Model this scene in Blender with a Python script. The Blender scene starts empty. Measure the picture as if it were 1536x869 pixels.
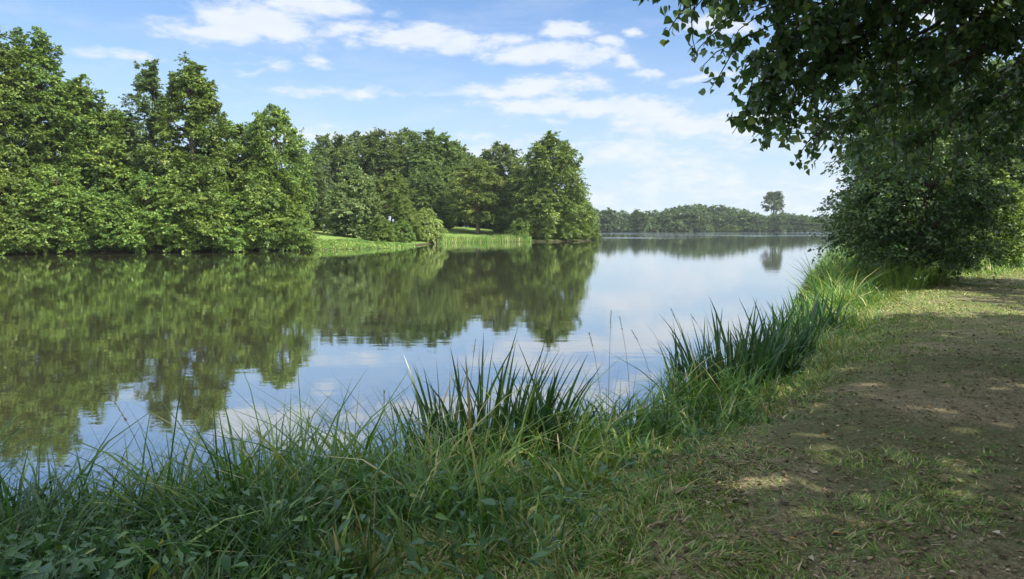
import bpy, math, random
import numpy as np

R = math.radians
C = bpy.context.scene.collection
scene = bpy.context.scene

# ------------------------------------------------------------------ camera
cam_d = bpy.data.cameras.new('camera')
cam = bpy.data.objects.new('camera', cam_d)
C.objects.link(cam)
cam_d.sensor_width = 36.0
cam_d.lens = 26.0
cam_d.clip_start = 0.05
cam_d.clip_end = 6000.0
PITCH = math.atan(92.5 / 1109.0)
CAMZ = 1.6
cam.location = (0, 0, CAMZ)
cam.rotation_euler = (R(90) - PITCH, 0, 0)
scene.camera = cam

# ------------------------------------------------------------------ sun, exposure
SUN_AZ = np.array([0.84, -0.54])          # towards the sun, on the ground
SUN_AZ = SUN_AZ / np.linalg.norm(SUN_AZ)
SUN_EL = R(49)
sun_d = bpy.data.lights.new('sun', 'SUN')
sun = bpy.data.objects.new('sun', sun_d)
C.objects.link(sun)
sun_d.energy = 5.0
sun_d.angle = R(0.53)
sun_d.color = (1.0, 0.93, 0.82)
from mathutils import Vector
to_sun = Vector((SUN_AZ[0] * math.cos(SUN_EL), SUN_AZ[1] * math.cos(SUN_EL), math.sin(SUN_EL)))
sun.rotation_euler = to_sun.to_track_quat('Z', 'Y').to_euler()

scene.view_settings.view_transform = 'Standard'
scene.view_settings.look = 'None'
scene.view_settings.exposure = 1.1
scene.view_settings.gamma = 1.0
scene.view_settings.use_curve_mapping = False
scene.cycles.max_bounces = 8
scene.cycles.diffuse_bounces = 6
scene.cycles.transmission_bounces = 4
scene.cycles.transparent_max_bounces = 4
scene.cycles.sample_clamp_indirect = 6.0

# ------------------------------------------------------------------ node helpers
def nnew(nt, kind, **kw):
    n = nt.nodes.new(kind)
    for k, v in kw.items():
        setattr(n, k, v)
    return n

def plug(nt, dst, src):
    if hasattr(src, 'is_linked') or hasattr(src, 'links'):
        nt.links.new(src, dst)
    else:
        dst.default_value = src

def mth(nt, op, a, b=None, c=None, clamp=False):
    n = nnew(nt, 'ShaderNodeMath', operation=op, use_clamp=clamp)
    plug(nt, n.inputs[0], a)
    if b is not None: plug(nt, n.inputs[1], b)
    if c is not None: plug(nt, n.inputs[2], c)
    return n.outputs[0]

def vmth(nt, op, a, b=None):
    n = nnew(nt, 'ShaderNodeVectorMath', operation=op)
    plug(nt, n.inputs[0], a)
    if b is not None: plug(nt, n.inputs[1], b)
    return n.outputs['Value'] if op in ('LENGTH', 'DOT_PRODUCT') else n.outputs[0]

def noise(nt, vec, scale, detail=4.0, rough=0.55, dist=0.0):
    n = nnew(nt, 'ShaderNodeTexNoise')
    if vec is not None: plug(nt, n.inputs['Vector'], vec)
    n.inputs['Scale'].default_value = scale
    n.inputs['Detail'].default_value = detail
    n.inputs['Roughness'].default_value = rough
    n.inputs['Distortion'].default_value = dist
    return n.outputs['Fac']

def ramp(nt, fac, stops, interp='LINEAR'):
    n = nnew(nt, 'ShaderNodeValToRGB')
    n.color_ramp.interpolation = interp
    el = n.color_ramp.elements
    while len(el) < len(stops): el.new(0.5)
    for e, (p, c) in zip(el, stops):
        e.position = p
        e.color = (c[0], c[1], c[2], 1) if not isinstance(c, (int, float)) else (c, c, c, 1)
    plug(nt, n.inputs[0], fac)
    return n.outputs[0]

def smooth(nt, v, a, b):
    n = nnew(nt, 'ShaderNodeMapRange', interpolation_type='SMOOTHSTEP')
    plug(nt, n.inputs['Value'], v)
    n.inputs['From Min'].default_value = a
    n.inputs['From Max'].default_value = b
    return n.outputs['Result']

def mixc(nt, fac, a, b):
    n = nnew(nt, 'ShaderNodeMix', data_type='RGBA')
    plug(nt, n.inputs[0], fac)
    plug(nt, n.inputs[6], a if not isinstance(a, tuple) else (*a, 1))
    plug(nt, n.inputs[7], b if not isinstance(b, tuple) else (*b, 1))
    return n.outputs[2]

# ------------------------------------------------------------------ sky with clouds
def px_dir(px, py):
    v = np.array([(px - 768) / 1109.0, 1.0, (434.5 - py) / 1109.0])
    v /= np.linalg.norm(v)
    c, s = math.cos(-PITCH), math.sin(-PITCH)
    y, z = v[1] * c - v[2] * s, v[1] * s + v[2] * c
    return math.atan2(v[0], y), math.asin(z)

world = bpy.data.worlds.new('World')
scene.world = world
world.use_nodes = True
nt = world.node_tree
nt.nodes.clear()
out = nnew(nt, 'ShaderNodeOutputWorld')
bg = nnew(nt, 'ShaderNodeBackground')
bg.inputs['Strength'].default_value = 0.082
nt.links.new(bg.outputs[0], out.inputs['Surface'])
sky = nnew(nt, 'ShaderNodeTexSky', sky_type='NISHITA', sun_disc=False)
sky.sun_elevation = SUN_EL
sky.sun_rotation = math.atan2(SUN_AZ[0], SUN_AZ[1])
sky.altitude = 50
sky.air_density = 1.0
sky.dust_density = 0.3
sky.ozone_density = 2.5
tc = nnew(nt, 'ShaderNodeTexCoord')
sep = nnew(nt, 'ShaderNodeSeparateXYZ')
nt.links.new(tc.outputs['Generated'], sep.inputs[0])
az = mth(nt, 'ARCTAN2', sep.outputs[0], sep.outputs[1])
el_ = mth(nt, 'ARCSINE', sep.outputs[2])
comb = nnew(nt, 'ShaderNodeCombineXYZ')
nt.links.new(az, comb.inputs[0]); nt.links.new(el_, comb.inputs[1])
av = comb.outputs[0]
# warp so that the clouds' outlines break up
wv = vmth(nt, 'MULTIPLY', av, (1.0, 2.4, 1.0))
nA = noise(nt, wv, 9.0, 6.0, 0.62, 0.3)
nB = noise(nt, vmth(nt, 'ADD', wv, (7.3, 2.1, 4.0)), 26.0, 5.0, 0.6, 0.2)
nC = noise(nt, vmth(nt, 'MULTIPLY', av, (2.2, 9.0, 1.0)), 3.0, 5.0, 0.6, 0.4)
CLOUDS = [(370, 34, 155, 40, 1.1), (330, 46, 105, 28, 1.0), (460, 6, 110, 22, .95), (618, 54, 130, 24, 1.0), (520, 42, 70, 16, .9),
          (495, 88, 34, 14, .7), (735, 68, 105, 22, 1.0), (838, 47, 80, 18, .95), (832, 84, 130, 24, 1.0), (906, 66, 56, 16, .8),
          (935, 92, 46, 15, .9), (800, 130, 140, 19, 1.0), (850, 158, 215, 24, .95), (965, 156, 110, 22, .95),
          (1065, 186, 165, 30, .9), (470, 132, 150, 13, .62), (210, 92, 150, 13, .5), (500, 205, 150, 22, .75),
          (750, 222, 150, 20, .7), (930, 235, 330, 42, .55), (1440, 18, 100, 34, 1.0), (1085, 35, 60, 18, .8),
          (1070, 118, 50, 12, .7), (980, 108, 36, 9, .6), (960, 48, 20, 12, .6), (1000, 285, 420, 50, .5), (420, 97, 60, 12, .5)]
nw = nnew(nt, 'ShaderNodeTexNoise'); nt.links.new(wv, nw.inputs['Vector'])
nw.inputs['Scale'].default_value = 7.0; nw.inputs['Detail'].default_value = 5.0; nw.inputs['Roughness'].default_value = .62
warp = vmth(nt, 'MULTIPLY', vmth(nt, 'SUBTRACT', nw.outputs['Color'], (.5, .5, .5)), (.16, .045, 0))
aw = vmth(nt, 'ADD', av, warp)
M = None
for (cx, cy, rx, ry, s) in CLOUDS:
    a, e = px_dir(cx, cy)
    d = vmth(nt, 'MULTIPLY', vmth(nt, 'SUBTRACT', aw, (a, e, 0)), (1109.0 / rx, 1109.0 / ry, 0))
    m = mth(nt, 'MULTIPLY', mth(nt, 'SUBTRACT', 1.0, vmth(nt, 'LENGTH', d)), s)
    M = m if M is None else mth(nt, 'MAXIMUM', M, m)
M = mth(nt, 'MAXIMUM', M, -0.6)
# clouds overhead, out of the frame: near water mirrors them, added cover lightens shade
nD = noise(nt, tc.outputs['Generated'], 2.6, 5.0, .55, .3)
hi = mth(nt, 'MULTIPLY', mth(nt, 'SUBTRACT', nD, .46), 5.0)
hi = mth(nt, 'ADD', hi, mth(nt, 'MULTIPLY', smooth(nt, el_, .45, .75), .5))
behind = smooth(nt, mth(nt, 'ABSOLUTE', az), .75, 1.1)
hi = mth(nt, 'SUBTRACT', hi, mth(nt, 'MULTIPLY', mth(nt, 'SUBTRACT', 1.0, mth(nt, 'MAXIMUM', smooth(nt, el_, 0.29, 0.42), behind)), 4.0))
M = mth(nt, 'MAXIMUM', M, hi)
dens = mth(nt, 'ADD', M, mth(nt, 'MULTIPLY', mth(nt, 'SUBTRACT', nA, 0.5), 1.9))
dens = mth(nt, 'ADD', dens, mth(nt, 'MULTIPLY', mth(nt, 'SUBTRACT', nB, 0.5), 1.2))
dens = smooth(nt, dens, 0.0, 0.75)
# thin veil of high cloud
veil = mth(nt, 'MULTIPLY', smooth(nt, nC, 0.42, 0.75), 0.22)
dens = mth(nt, 'MAXIMUM', mth(nt, 'MULTIPLY', dens, 0.92), veil)
# moist pale air low over the horizon
low = mth(nt, 'MULTIPLY', mth(nt, 'POWER', mth(nt, 'SUBTRACT', 1.0, smooth(nt, el_, -0.02, 0.36)), 1.3), 0.85)
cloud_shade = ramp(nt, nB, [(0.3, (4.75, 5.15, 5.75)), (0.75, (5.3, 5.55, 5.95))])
skyc = mixc(nt, 1.0, sky.outputs[0], sky.outputs[0])
tintn = nnew(nt, 'ShaderNodeMix', data_type='RGBA', blend_type='MULTIPLY')
tintn.inputs[0].default_value = 1.0
nt.links.new(sky.outputs[0], tintn.inputs[6])
tintn.inputs[7].default_value = (.79, .92, 1.07, 1)
c1 = mixc(nt, low, tintn.outputs[2], (3.75, 4.5, 5.35))
lift = mth(nt, 'ADD', 1.0, mth(nt, 'MULTIPLY', mth(nt, 'MAXIMUM', smooth(nt, el_, .5, .8), behind), 1.3))  # added brightness of unseen clouds overhead and behind, to light the shaded foreground
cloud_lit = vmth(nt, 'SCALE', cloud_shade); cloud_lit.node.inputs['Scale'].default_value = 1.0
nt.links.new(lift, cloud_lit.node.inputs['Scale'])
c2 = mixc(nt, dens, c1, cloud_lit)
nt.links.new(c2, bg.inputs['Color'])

# ------------------------------------------------------------------ numpy mesh helpers
def rng(seed): return np.random.default_rng(seed)

def link(o, parent=None):
    C.objects.link(o)
    if parent is not None: o.parent = parent
    return o

def mesh_quads(name, V, F, mats, attrs=None, smooth_shade=False, mat_idx=None):
    """V (n,3), F (m,4) -> mesh; attrs: per-face float attributes"""
    me = bpy.data.meshes.new(name)
    V = np.ascontiguousarray(V, dtype=np.float32); F = np.ascontiguousarray(F, dtype=np.int32)
    me.vertices.add(len(V)); me.vertices.foreach_set('co', V.ravel())
    k = F.shape[1]
    me.loops.add(F.size); me.loops.foreach_set('vertex_index', F.ravel())
    me.polygons.add(len(F))
    me.polygons.foreach_set('loop_start', np.arange(0, F.size, k, dtype=np.int32))
    me.polygons.foreach_set('loop_total', np.full(len(F), k, dtype=np.int32))
    if smooth_shade: me.polygons.foreach_set('use_smooth', np.ones(len(F), dtype=bool))
    if mat_idx is not None: me.polygons.foreach_set('material_index', np.ascontiguousarray(mat_idx, dtype=np.int32))
    for m in (mats if isinstance(mats, (list, tuple)) else [mats]): me.materials.append(m)
    for an, av_ in (attrs or {}).items():
        at = me.attributes.new(an, 'FLOAT', 'FACE')
        at.data.foreach_set('value', np.ascontiguousarray(av_, dtype=np.float32))
    me.update()
    return me

def obj(name, me, parent=None): return link(bpy.data.objects.new(name, me), parent)

def tag(o, label=None, cat=None, group=None, kind=None):
    if label: o['label'] = label
    if cat: o['category'] = cat
    if group: o['group'] = group
    if kind: o['kind'] = kind
    return o

def thing(name, loc, label, cat, group=None, rz=0, sc=1.0):
    o = bpy.data.objects.new(name, None)
    o.empty_display_size = 0.2
    C.objects.link(o)
    o.location = loc; o.rotation_euler = (0, 0, rz)
    o.scale = sc if isinstance(sc, tuple) else (sc, sc, sc)
    return tag(o, label, cat, group)

def norm(v): return v / np.maximum(np.linalg.norm(v, axis=-1, keepdims=True), 1e-9)

def tubes(lines, sides=6):
    """lines: list of (pts (k,3), radii (k,)) -> V, F"""
    Vs, Fs, off = [], [], 0
    ang = np.linspace(0, 2 * np.pi, sides, endpoint=False)
    for pts, rad in lines:
        pts = np.asarray(pts, float); rad = np.asarray(rad, float); k = len(pts)
        t = norm(np.gradient(pts, axis=0))
        ref = np.where(np.abs(t[:, 2:3]) > 0.9, np.array([[1.0, 0, 0]]), np.array([[0, 0, 1.0]]))
        a = norm(np.cross(t, ref)); b = np.cross(t, a)
        ring = pts[:, None] + rad[:, None, None] * (np.cos(ang)[None, :, None] * a[:, None] + np.sin(ang)[None, :, None] * b[:, None])
        Vs.append(ring.reshape(-1, 3))
        i = np.arange(k - 1)[:, None] * sides + np.arange(sides)[None]
        j = np.arange(k - 1)[:, None] * sides + (np.arange(sides)[None] + 1) % sides
        Fs.append(np.stack([i, j, j + sides, i + sides], -1).reshape(-1, 4) + off)
        off += k * sides
    return np.concatenate(Vs), np.concatenate(Fs)

def diamonds(P, T, N, L, W):
    """leaf = one pointed quad; P base, T tip direction, N normal"""
    B = norm(np.cross(N, T))
    L = L[:, None]; W = W[:, None]
    V = np.stack([P, P + T * L * .45 + B * W * .5, P + T * L, P + T * L * .45 - B * W * .5], 1).reshape(-1, 3)
    F = np.arange(len(P) * 4).reshape(-1, 4)
    return V, F

def folded(P, T, N, L, W, fold=0.22, shape=(0.16, 0.52)):
    """leaf with outline of six points folded along its midrib: two quads"""
    B = norm(np.cross(N, T)); N2 = np.cross(T, B)
    L = L[:, None]; W = W[:, None]
    up = N2 * W * fold
    b = P; tip = P + T * L - N2 * L * .06
    l1 = P + T * L * shape[0] + B * W * .5 + up; l2 = P + T * L * shape[1] + B * W * .40 + up
    r1 = P + T * L * shape[0] - B * W * .5 + up; r2 = P + T * L * shape[1] - B * W * .40 + up
    V = np.stack([b, l1, l2, tip, r2, r1], 1).reshape(-1, 3)
    i = np.arange(len(P))[:, None] * 6
    F = np.concatenate([i + np.array([[0, 1, 2, 3]]), i + np.array([[0, 3, 4, 5]])], 1).reshape(-1, 4)
    return V, F

LEAF_OVATE = ((0, .07, .22, .45, .72, 1.0), (.10, .62, .98, .86, .44, .03))
LEAF_LANCE = ((0, .10, .30, .55, .80, 1.0), (.12, .60, 1.0, .80, .36, .03))
def curled(P, T, N, L, W, form, fold=.16, curl=.12):
    """leaf with a rounded outline, folded along its midrib and bent along its length: ten quads"""
    ts, ws = np.array(form[0]), np.array(form[1])
    B = norm(np.cross(N, T)); N2 = np.cross(T, B)
    n, k = len(P), len(ts)
    curl = np.broadcast_to(curl, (n,))
    mid = P[:, None] + T[:, None] * (L[:, None] * ts)[..., None] - N2[:, None] * (L[:, None] * curl[:, None] * ts ** 2)[..., None]
    hw = (W[:, None] * ws * .5)[..., None]
    lf = mid + B[:, None] * hw + N2[:, None] * hw * fold * 2; rt = mid - B[:, None] * hw + N2[:, None] * hw * fold * 2
    V = np.stack([lf, mid, rt], 2).reshape(-1, 3)
    i = (np.arange(n)[:, None] * k + np.arange(k - 1)[None]) * 3
    F = np.stack([np.stack([i, i + 1, i + 4, i + 3], -1), np.stack([i + 1, i + 2, i + 5, i + 4], -1)], 2).reshape(-1, 4)
    return V, F, 2 * (k - 1)

def vnoise(x, y, s, seed=0):
    """smooth value noise, 0..1"""
    g = rng(seed + 991).random((128, 128))
    x = np.asarray(x, float) / s; y = np.asarray(y, float) / s
    xi = np.floor(x).astype(int); yi = np.floor(y).astype(int)
    fx = x - xi; fy = y - yi
    fx = fx * fx * (3 - 2 * fx); fy = fy * fy * (3 - 2 * fy)
    a = g[xi % 128, yi % 128]; b = g[(xi + 1) % 128, yi % 128]
    c = g[xi % 128, (yi + 1) % 128]; d = g[(xi + 1) % 128, (yi + 1) % 128]
    return (a * (1 - fx) + b * fx) * (1 - fy) + (c * (1 - fx) + d * fx) * fy

def sstep(a, b, v):
    t = np.clip((v - a) / (b - a), 0, 1)
    return t * t * (3 - 2 * t)

# ------------------------------------------------------------------ the lie of the land
WZ = -0.6
NEAR = [(-100, -20), (-70, -16), (-30, -8), (-12, 0.6), (-6, 3.3), (-3.2, 4.75), (-1.4, 5.6), (-.1, 6.5), (1.1, 7.7), (2.6, 9.9), (4.9, 13.5),
        (7.2, 18.5), (9.5, 24), (13, 32), (24.5, 57), (47, 100), (112, 240), (190, 402)]
FAR = [(150, 405), (118, 402), (100, 396), (84, 395), (60, 388), (40, 378), (28, 300), (20, 200), (15, 150), (13.5, 127)]
MID = [(12, 122), (6, 119), (0, 117.5), (-6, 113.5), (-9.6, 109), (-10.8, 103), (-11.4, 97), (-11.8, 90), (-11.9, 84), (-13.6, 79.5), (-16.5, 76.2), (-19, 74),
       (-21.5, 72.5), (-26, 70), (-31, 67), (-36, 65), (-42, 61.5), (-50, 56), (-62, 49), (-90, 30), (-105, 5)]
POLY = np.array(NEAR + FAR + MID, float)
SEG_A, SEG_B = POLY, np.roll(POLY, -1, 0)

def lake(x, y):
    """signed distance to the water's edge (+ on land), and whether the nearest edge is the near bank"""
    p = np.stack([np.ravel(x), np.ravel(y)], -1).astype(float)
    best = np.full(len(p), 1e9); idx = np.zeros(len(p), int); ins = np.zeros(len(p), bool)
    for i, (a, b) in enumerate(zip(SEG_A, SEG_B)):
        ab = b - a
        t = np.clip(((p - a) @ ab) / (ab @ ab), 0, 1)
        d = np.linalg.norm(p - (a + t[:, None] * ab), axis=1)
        m = d < best
        best[m] = d[m]; idx[m] = i
        c = (a[1] > p[:, 1]) != (b[1] > p[:, 1])
        with np.errstate(divide='ignore', invalid='ignore'):
            xs = (b[0] - a[0]) * (p[:, 1] - a[1]) / (b[1] - a[1]) + a[0]
        ins ^= c & (p[:, 0] < xs)
    d = np.where(ins, -best, best)
    sh = np.shape(x)
    return d.reshape(sh), (idx < len(NEAR) - 1).reshape(sh)

def ground_z(x, y):
    x = np.asarray(x, float); y = np.asarray(y, float)
    d, near = lake(x, y)
    jit = (vnoise(x, y, 1.1, 5) - .5) * .25 * (np.abs(d) < 6)
    dn = d + jit
    zn = WZ + 0.12 * sstep(-.1, .35, dn) + 0.48 * sstep(.1, 2.5, dn)
    zf = WZ + 0.22 * sstep(-.3, 1.0, d) + 0.088 * np.clip(d, 0, 24) * (y < 250)
    z = np.where(near, zn, zf)
    z = np.where(d < 0, WZ - 1.2 * sstep(0, 5, -dn) - .0 * d, z)
    z = z + (d > .3) * ((vnoise(x, y, 2.7, 1) - .5) * .07 + (vnoise(x, y, .55, 2) - .5) * .025)
    return z

PATH_L = np.array([(-3.2, -6), (-1.0, -1), (.2, 2.4), (.85, 4.0), (1.9, 5.9), (3.7, 8.4), (6.2, 12.6), (9.2, 17.6), (12.6, 22.2), (16.5, 25.6), (23, 28.5), (34, 31)], float)
PATH_R = np.array([(4, -9), (6.5, -3), (7.2, 1), (8.2, 3.6), (9.5, 5.4), (11.4, 7.6), (13.6, 10.6), (16.4, 14.6), (18.6, 17.4), (22, 20.3), (27, 22.5), (36, 24.5)], float)

def path_side(x, y):
    """distance right of the path's left edge (+ = on the path side)"""
    p = np.stack([np.ravel(x), np.ravel(y)], -1)
    best = np.full(len(p), 1e9); sg = np.ones(len(p))
    for a, b in zip(PATH_L[:-1], PATH_L[1:]):
        ab = b - a
        t = np.clip(((p - a) @ ab) / (ab @ ab), 0, 1)
        q = p - (a + t[:, None] * ab)
        d = np.linalg.norm(q, axis=1)
        m = d < best
        best[m] = d[m]
        cr = ab[0] * (p[:, 1] - a[1]) - ab[1] * (p[:, 0] - a[0])
        sg[m] = np.where(cr < 0, 1, -1)[m]
    return (best * sg).reshape(np.shape(x))

def at(px, D): return (px - 768) / 1109.0 * D
def gz(x, y): return float(ground_z(np.array([x]), np.array([y]))[0])

# ------------------------------------------------------------------ materials
def principled(name, rough=.8, spec=.3):
    m = bpy.data.materials.new(name); m.use_nodes = True
    t = m.node_tree
    b = t.nodes['Principled BSDF']
    b.inputs['Roughness'].default_value = rough
    b.inputs['Specular IOR Level'].default_value = spec
    return m, t, b

def leaf_mat(name, stops, trans=.35, rough=.5, spec=.35, vary=.12, tr_tint=(1.25, 1.2, .55)):
    m, t, b = principled(name, rough, spec)
    a = nnew(t, 'ShaderNodeAttribute', attribute_name='tint')
    col = ramp(t, a.outputs['Fac'], stops)
    oi = nnew(t, 'ShaderNodeObjectInfo')
    hs = nnew(t, 'ShaderNodeHueSaturation')
    plug(t, hs.inputs['Hue'], mth(t, 'ADD', 0.5 - .004, mth(t, 'MULTIPLY', oi.outputs['Random'], .016)))
    plug(t, hs.inputs['Value'], mth(t, 'ADD', 1 - vary, mth(t, 'MULTIPLY', oi.outputs['Random'], vary * 2)))
    t.links.new(col, hs.inputs['Color'])
    t.links.new(hs.outputs[0], b.inputs['Base Color'])
    tr = nnew(t, 'ShaderNodeBsdfTranslucent')
    mul = nnew(t, 'ShaderNodeMix', data_type='RGBA', blend_type='MULTIPLY')
    mul.inputs[0].default_value = 1
    t.links.new(hs.outputs[0], mul.inputs[6]); mul.inputs[7].default_value = (*tr_tint, 1)
    t.links.new(mul.outputs[2], tr.inputs['Color'])
    mx = nnew(t, 'ShaderNodeMixShader'); mx.inputs[0].default_value = trans
    t.links.new(b.outputs[0], mx.inputs[1]); t.links.new(tr.outputs[0], mx.inputs[2])
    t.links.new(mx.outputs[0], t.nodes['Material Output'].inputs['Surface'])
    return m

def bark_mat(name, c0, c1):
    m, t, b = principled(name, .9, .15)
    tcn = nnew(t, 'ShaderNodeTexCoord')
    v = vmth(t, 'MULTIPLY', tcn.outputs['Object'], (1, 1, .25))
    n = noise(t, v, 14, 5, .6)
    t.links.new(ramp(t, n, [(.3, c0), (.7, c1)]), b.inputs['Base Color'])
    bp = nnew(t, 'ShaderNodeBump'); bp.inputs['Strength'].default_value = .6; bp.inputs['Distance'].default_value = .03
    t.links.new(n, bp.inputs['Height']); t.links.new(bp.outputs[0], b.inputs['Normal'])
    return m

M_ALDER = leaf_mat('alder_leaves', [(0, (.030, .068, .018)), (.5, (.120, .190, .034)), (.8, (.23, .30, .06)), (1, (.34, .37, .10))], trans=.27)
M_DARK = leaf_mat('dark_leaves', [(0, (.042, .078, .024)), (.6, (.125, .185, .046)), (1, (.22, .28, .07))])
M_BLUE = leaf_mat('grey_green_leaves', [(0, (.055, .095, .042)), (.6, (.130, .190, .066)), (1, (.22, .28, .095))])
M_FEATHER = leaf_mat('feathery_leaves', [(0, (.08, .13, .055)), (.6, (.18, .245, .09)), (1, (.28, .34, .13))])
M_CHEST = leaf_mat('chestnut_leaves', [(0, (.05, .085, .02)), (.55, (.125, .175, .034)), (.85, (.21, .22, .045)), (1, (.26, .19, .05))])
M_WILLOW = leaf_mat('willow_leaves', [(0, (.15, .24, .06)), (.6, (.28, .38, .11)), (1, (.42, .50, .20))])
M_FAR = leaf_mat('far_wood_leaves', [(0, (.045, .085, .035)), (.6, (.085, .135, .050)), (1, (.14, .19, .065))], vary=.2)
M_POPLAR = leaf_mat('poplar_leaves', [(0, (.034, .072, .028)), (.6, (.074, .138, .044)), (.92, (.15, .21, .055)), (1, (.24, .28, .07))], trans=.35, rough=.36, spec=.5)
M_BARK = bark_mat('bark', (.035, .028, .02), (.11, .09, .065))
M_PALEBARK = bark_mat('pale_bark', (.12, .10, .07), (.32, .28, .21))
M_GRASS = leaf_mat('grass_blades', [(0, (.035, .085, .022)), (.4, (.090, .185, .034)), (.7, (.20, .30, .055)), (.88, (.32, .34, .10)), (1, (.46, .39, .22))], trans=.3, rough=.45, spec=.4, vary=.02)
M_REED = leaf_mat('iris_blades', [(0, (.024, .066, .026)), (.6, (.055, .125, .036)), (.88, (.12, .19, .05)), (.95, (.24, .24, .09)), (1, (.36, .29, .13))], trans=.22, rough=.38, spec=.5, vary=.1)
M_WEED = leaf_mat('weed_leaves', [(0, (.025, .075, .036)), (.6, (.07, .16, .06)), (.95, (.16, .27, .06)), (1, (.30, .30, .08))], trans=.28, rough=.45, spec=.4, vary=.1)
M_DRY = leaf_mat('dry_leaves', [(0, (.06, .042, .028)), (.4, (.14, .10, .06)), (.75, (.27, .21, .13)), (.95, (.42, .37, .28)), (1, (.36, .18, .05))], trans=.1, rough=.8, spec=.2, vary=.02, tr_tint=(1, .8, .5))
M_STRAW = leaf_mat('seed_stalks', [(0, (.10, .12, .05)), (.5, (.22, .20, .10)), (1, (.36, .31, .18))], trans=.2, rough=.6, vary=.1)

# ground: soil, thatch and short green, patchy; mown lawn further off
def ground_material(name, lawn):
    m, t, b = principled(name, .95, .1)
    g = nnew(t, 'ShaderNodeNewGeometry')
    P = g.outputs['Position']
    n1 = noise(t, P, .35, 5, .6); n2 = noise(t, P, 3.0, 6, .65); n3 = noise(t, P, 38.0, 4, .7)
    if lawn:
        far1 = noise(t, vmth(t, 'MULTIPLY', P, (.5, 1.0, 1)), .12, 5, .6)
        c = ramp(t, n3, [(.25, (.085, .155, .030)), (.75, (.150, .225, .055))])
        c = mixc(t, smooth(t, far1, .48, .70), c, (.215, .225, .075))
        c = mixc(t, mth(t, 'MULTIPLY', smooth(t, n2, .55, .75), .5), c, (.07, .13, .03))
        spz = nnew(t, 'ShaderNodeSeparateXYZ'); t.links.new(P, spz.inputs[0])
        wet = mth(t, 'SUBTRACT', 1.0, smooth(t, mth(t, 'ADD', spz.outputs[2], mth(t, 'MULTIPLY', n2, -.35)), -.68, -.52))
        c = mixc(t, wet, c, (.045, .036, .022))
    else:
        c = ramp(t, n3, [(.3, (.030, .024, .015)), (.5, (.10, .082, .046)), (.68, (.26, .21, .125))])
        c = mixc(t, mth(t, 'MULTIPLY', smooth(t, mth(t, 'ADD', n1, mth(t, 'MULTIPLY', n2, .5)), .58, .9), .75), c, (.045, .085, .022))
    t.links.new(c, b.inputs['Base Color'])
    bp = nnew(t, 'ShaderNodeBump'); bp.inputs['Strength'].default_value = .8; bp.inputs['Distance'].default_value = .03
    t.links.new(mth(t, 'ADD', n3, n2), bp.inputs['Height']); t.links.new(bp.outputs[0], b.inputs['Normal'])
    return m
M_SOIL = ground_material('bank_soil', False)
M_LAWN = ground_material('mown_lawn', True)

def path_material():
    m, t, b = principled('dry_path', .95, .1)
    P = nnew(t, 'ShaderNodeNewGeometry').outputs['Position']
    n1 = noise(t, P, .55, 5, .6, .4); n2 = noise(t, P, 4.5, 6, .7, .3); n3 = noise(t, P, 46.0, 5, .75)
    v = vmth(t, 'MULTIPLY', P, (1, 1, 1)); n4 = noise(t, v, 170.0, 2, .6)
    c = ramp(t, mth(t, 'ADD', mth(t, 'MULTIPLY', n3, .6), mth(t, 'MULTIPLY', n4, .4)), [(.36, (.10, .080, .046)), (.5, (.30, .255, .15)), (.62, (.55, .48, .31))])
    c = mixc(t, mth(t, 'MULTIPLY', smooth(t, n2, .54, .72), .6), c, (.055, .040, .026))
    n5 = noise(t, vmth(t, 'ADD', P, (13, 5, 0)), 1.7, 6, .7, .3)
    c = mixc(t, mth(t, 'MULTIPLY', smooth(t, n5, .52, .68), .7), c, (.40, .33, .19))
    gm = smooth(t, mth(t, 'ADD', n1, mth(t, 'MULTIPLY', n2, .5)), .58, .84)
    c = mixc(t, mth(t, 'MULTIPLY', gm, .7), c, (.10, .135, .045))
    t.links.new(c, b.inputs['Base Color'])
    bp = nnew(t, 'ShaderNodeBump'); bp.inputs['Strength'].default_value = 1.0; bp.inputs['Distance'].default_value = .05
    t.links.new(mth(t, 'ADD', n3, mth(t, 'MULTIPLY', n2, 1.5)), bp.inputs['Height']); t.links.new(bp.outputs[0], b.inputs['Normal'])
    return m
M_PATH = path_material()

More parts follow.
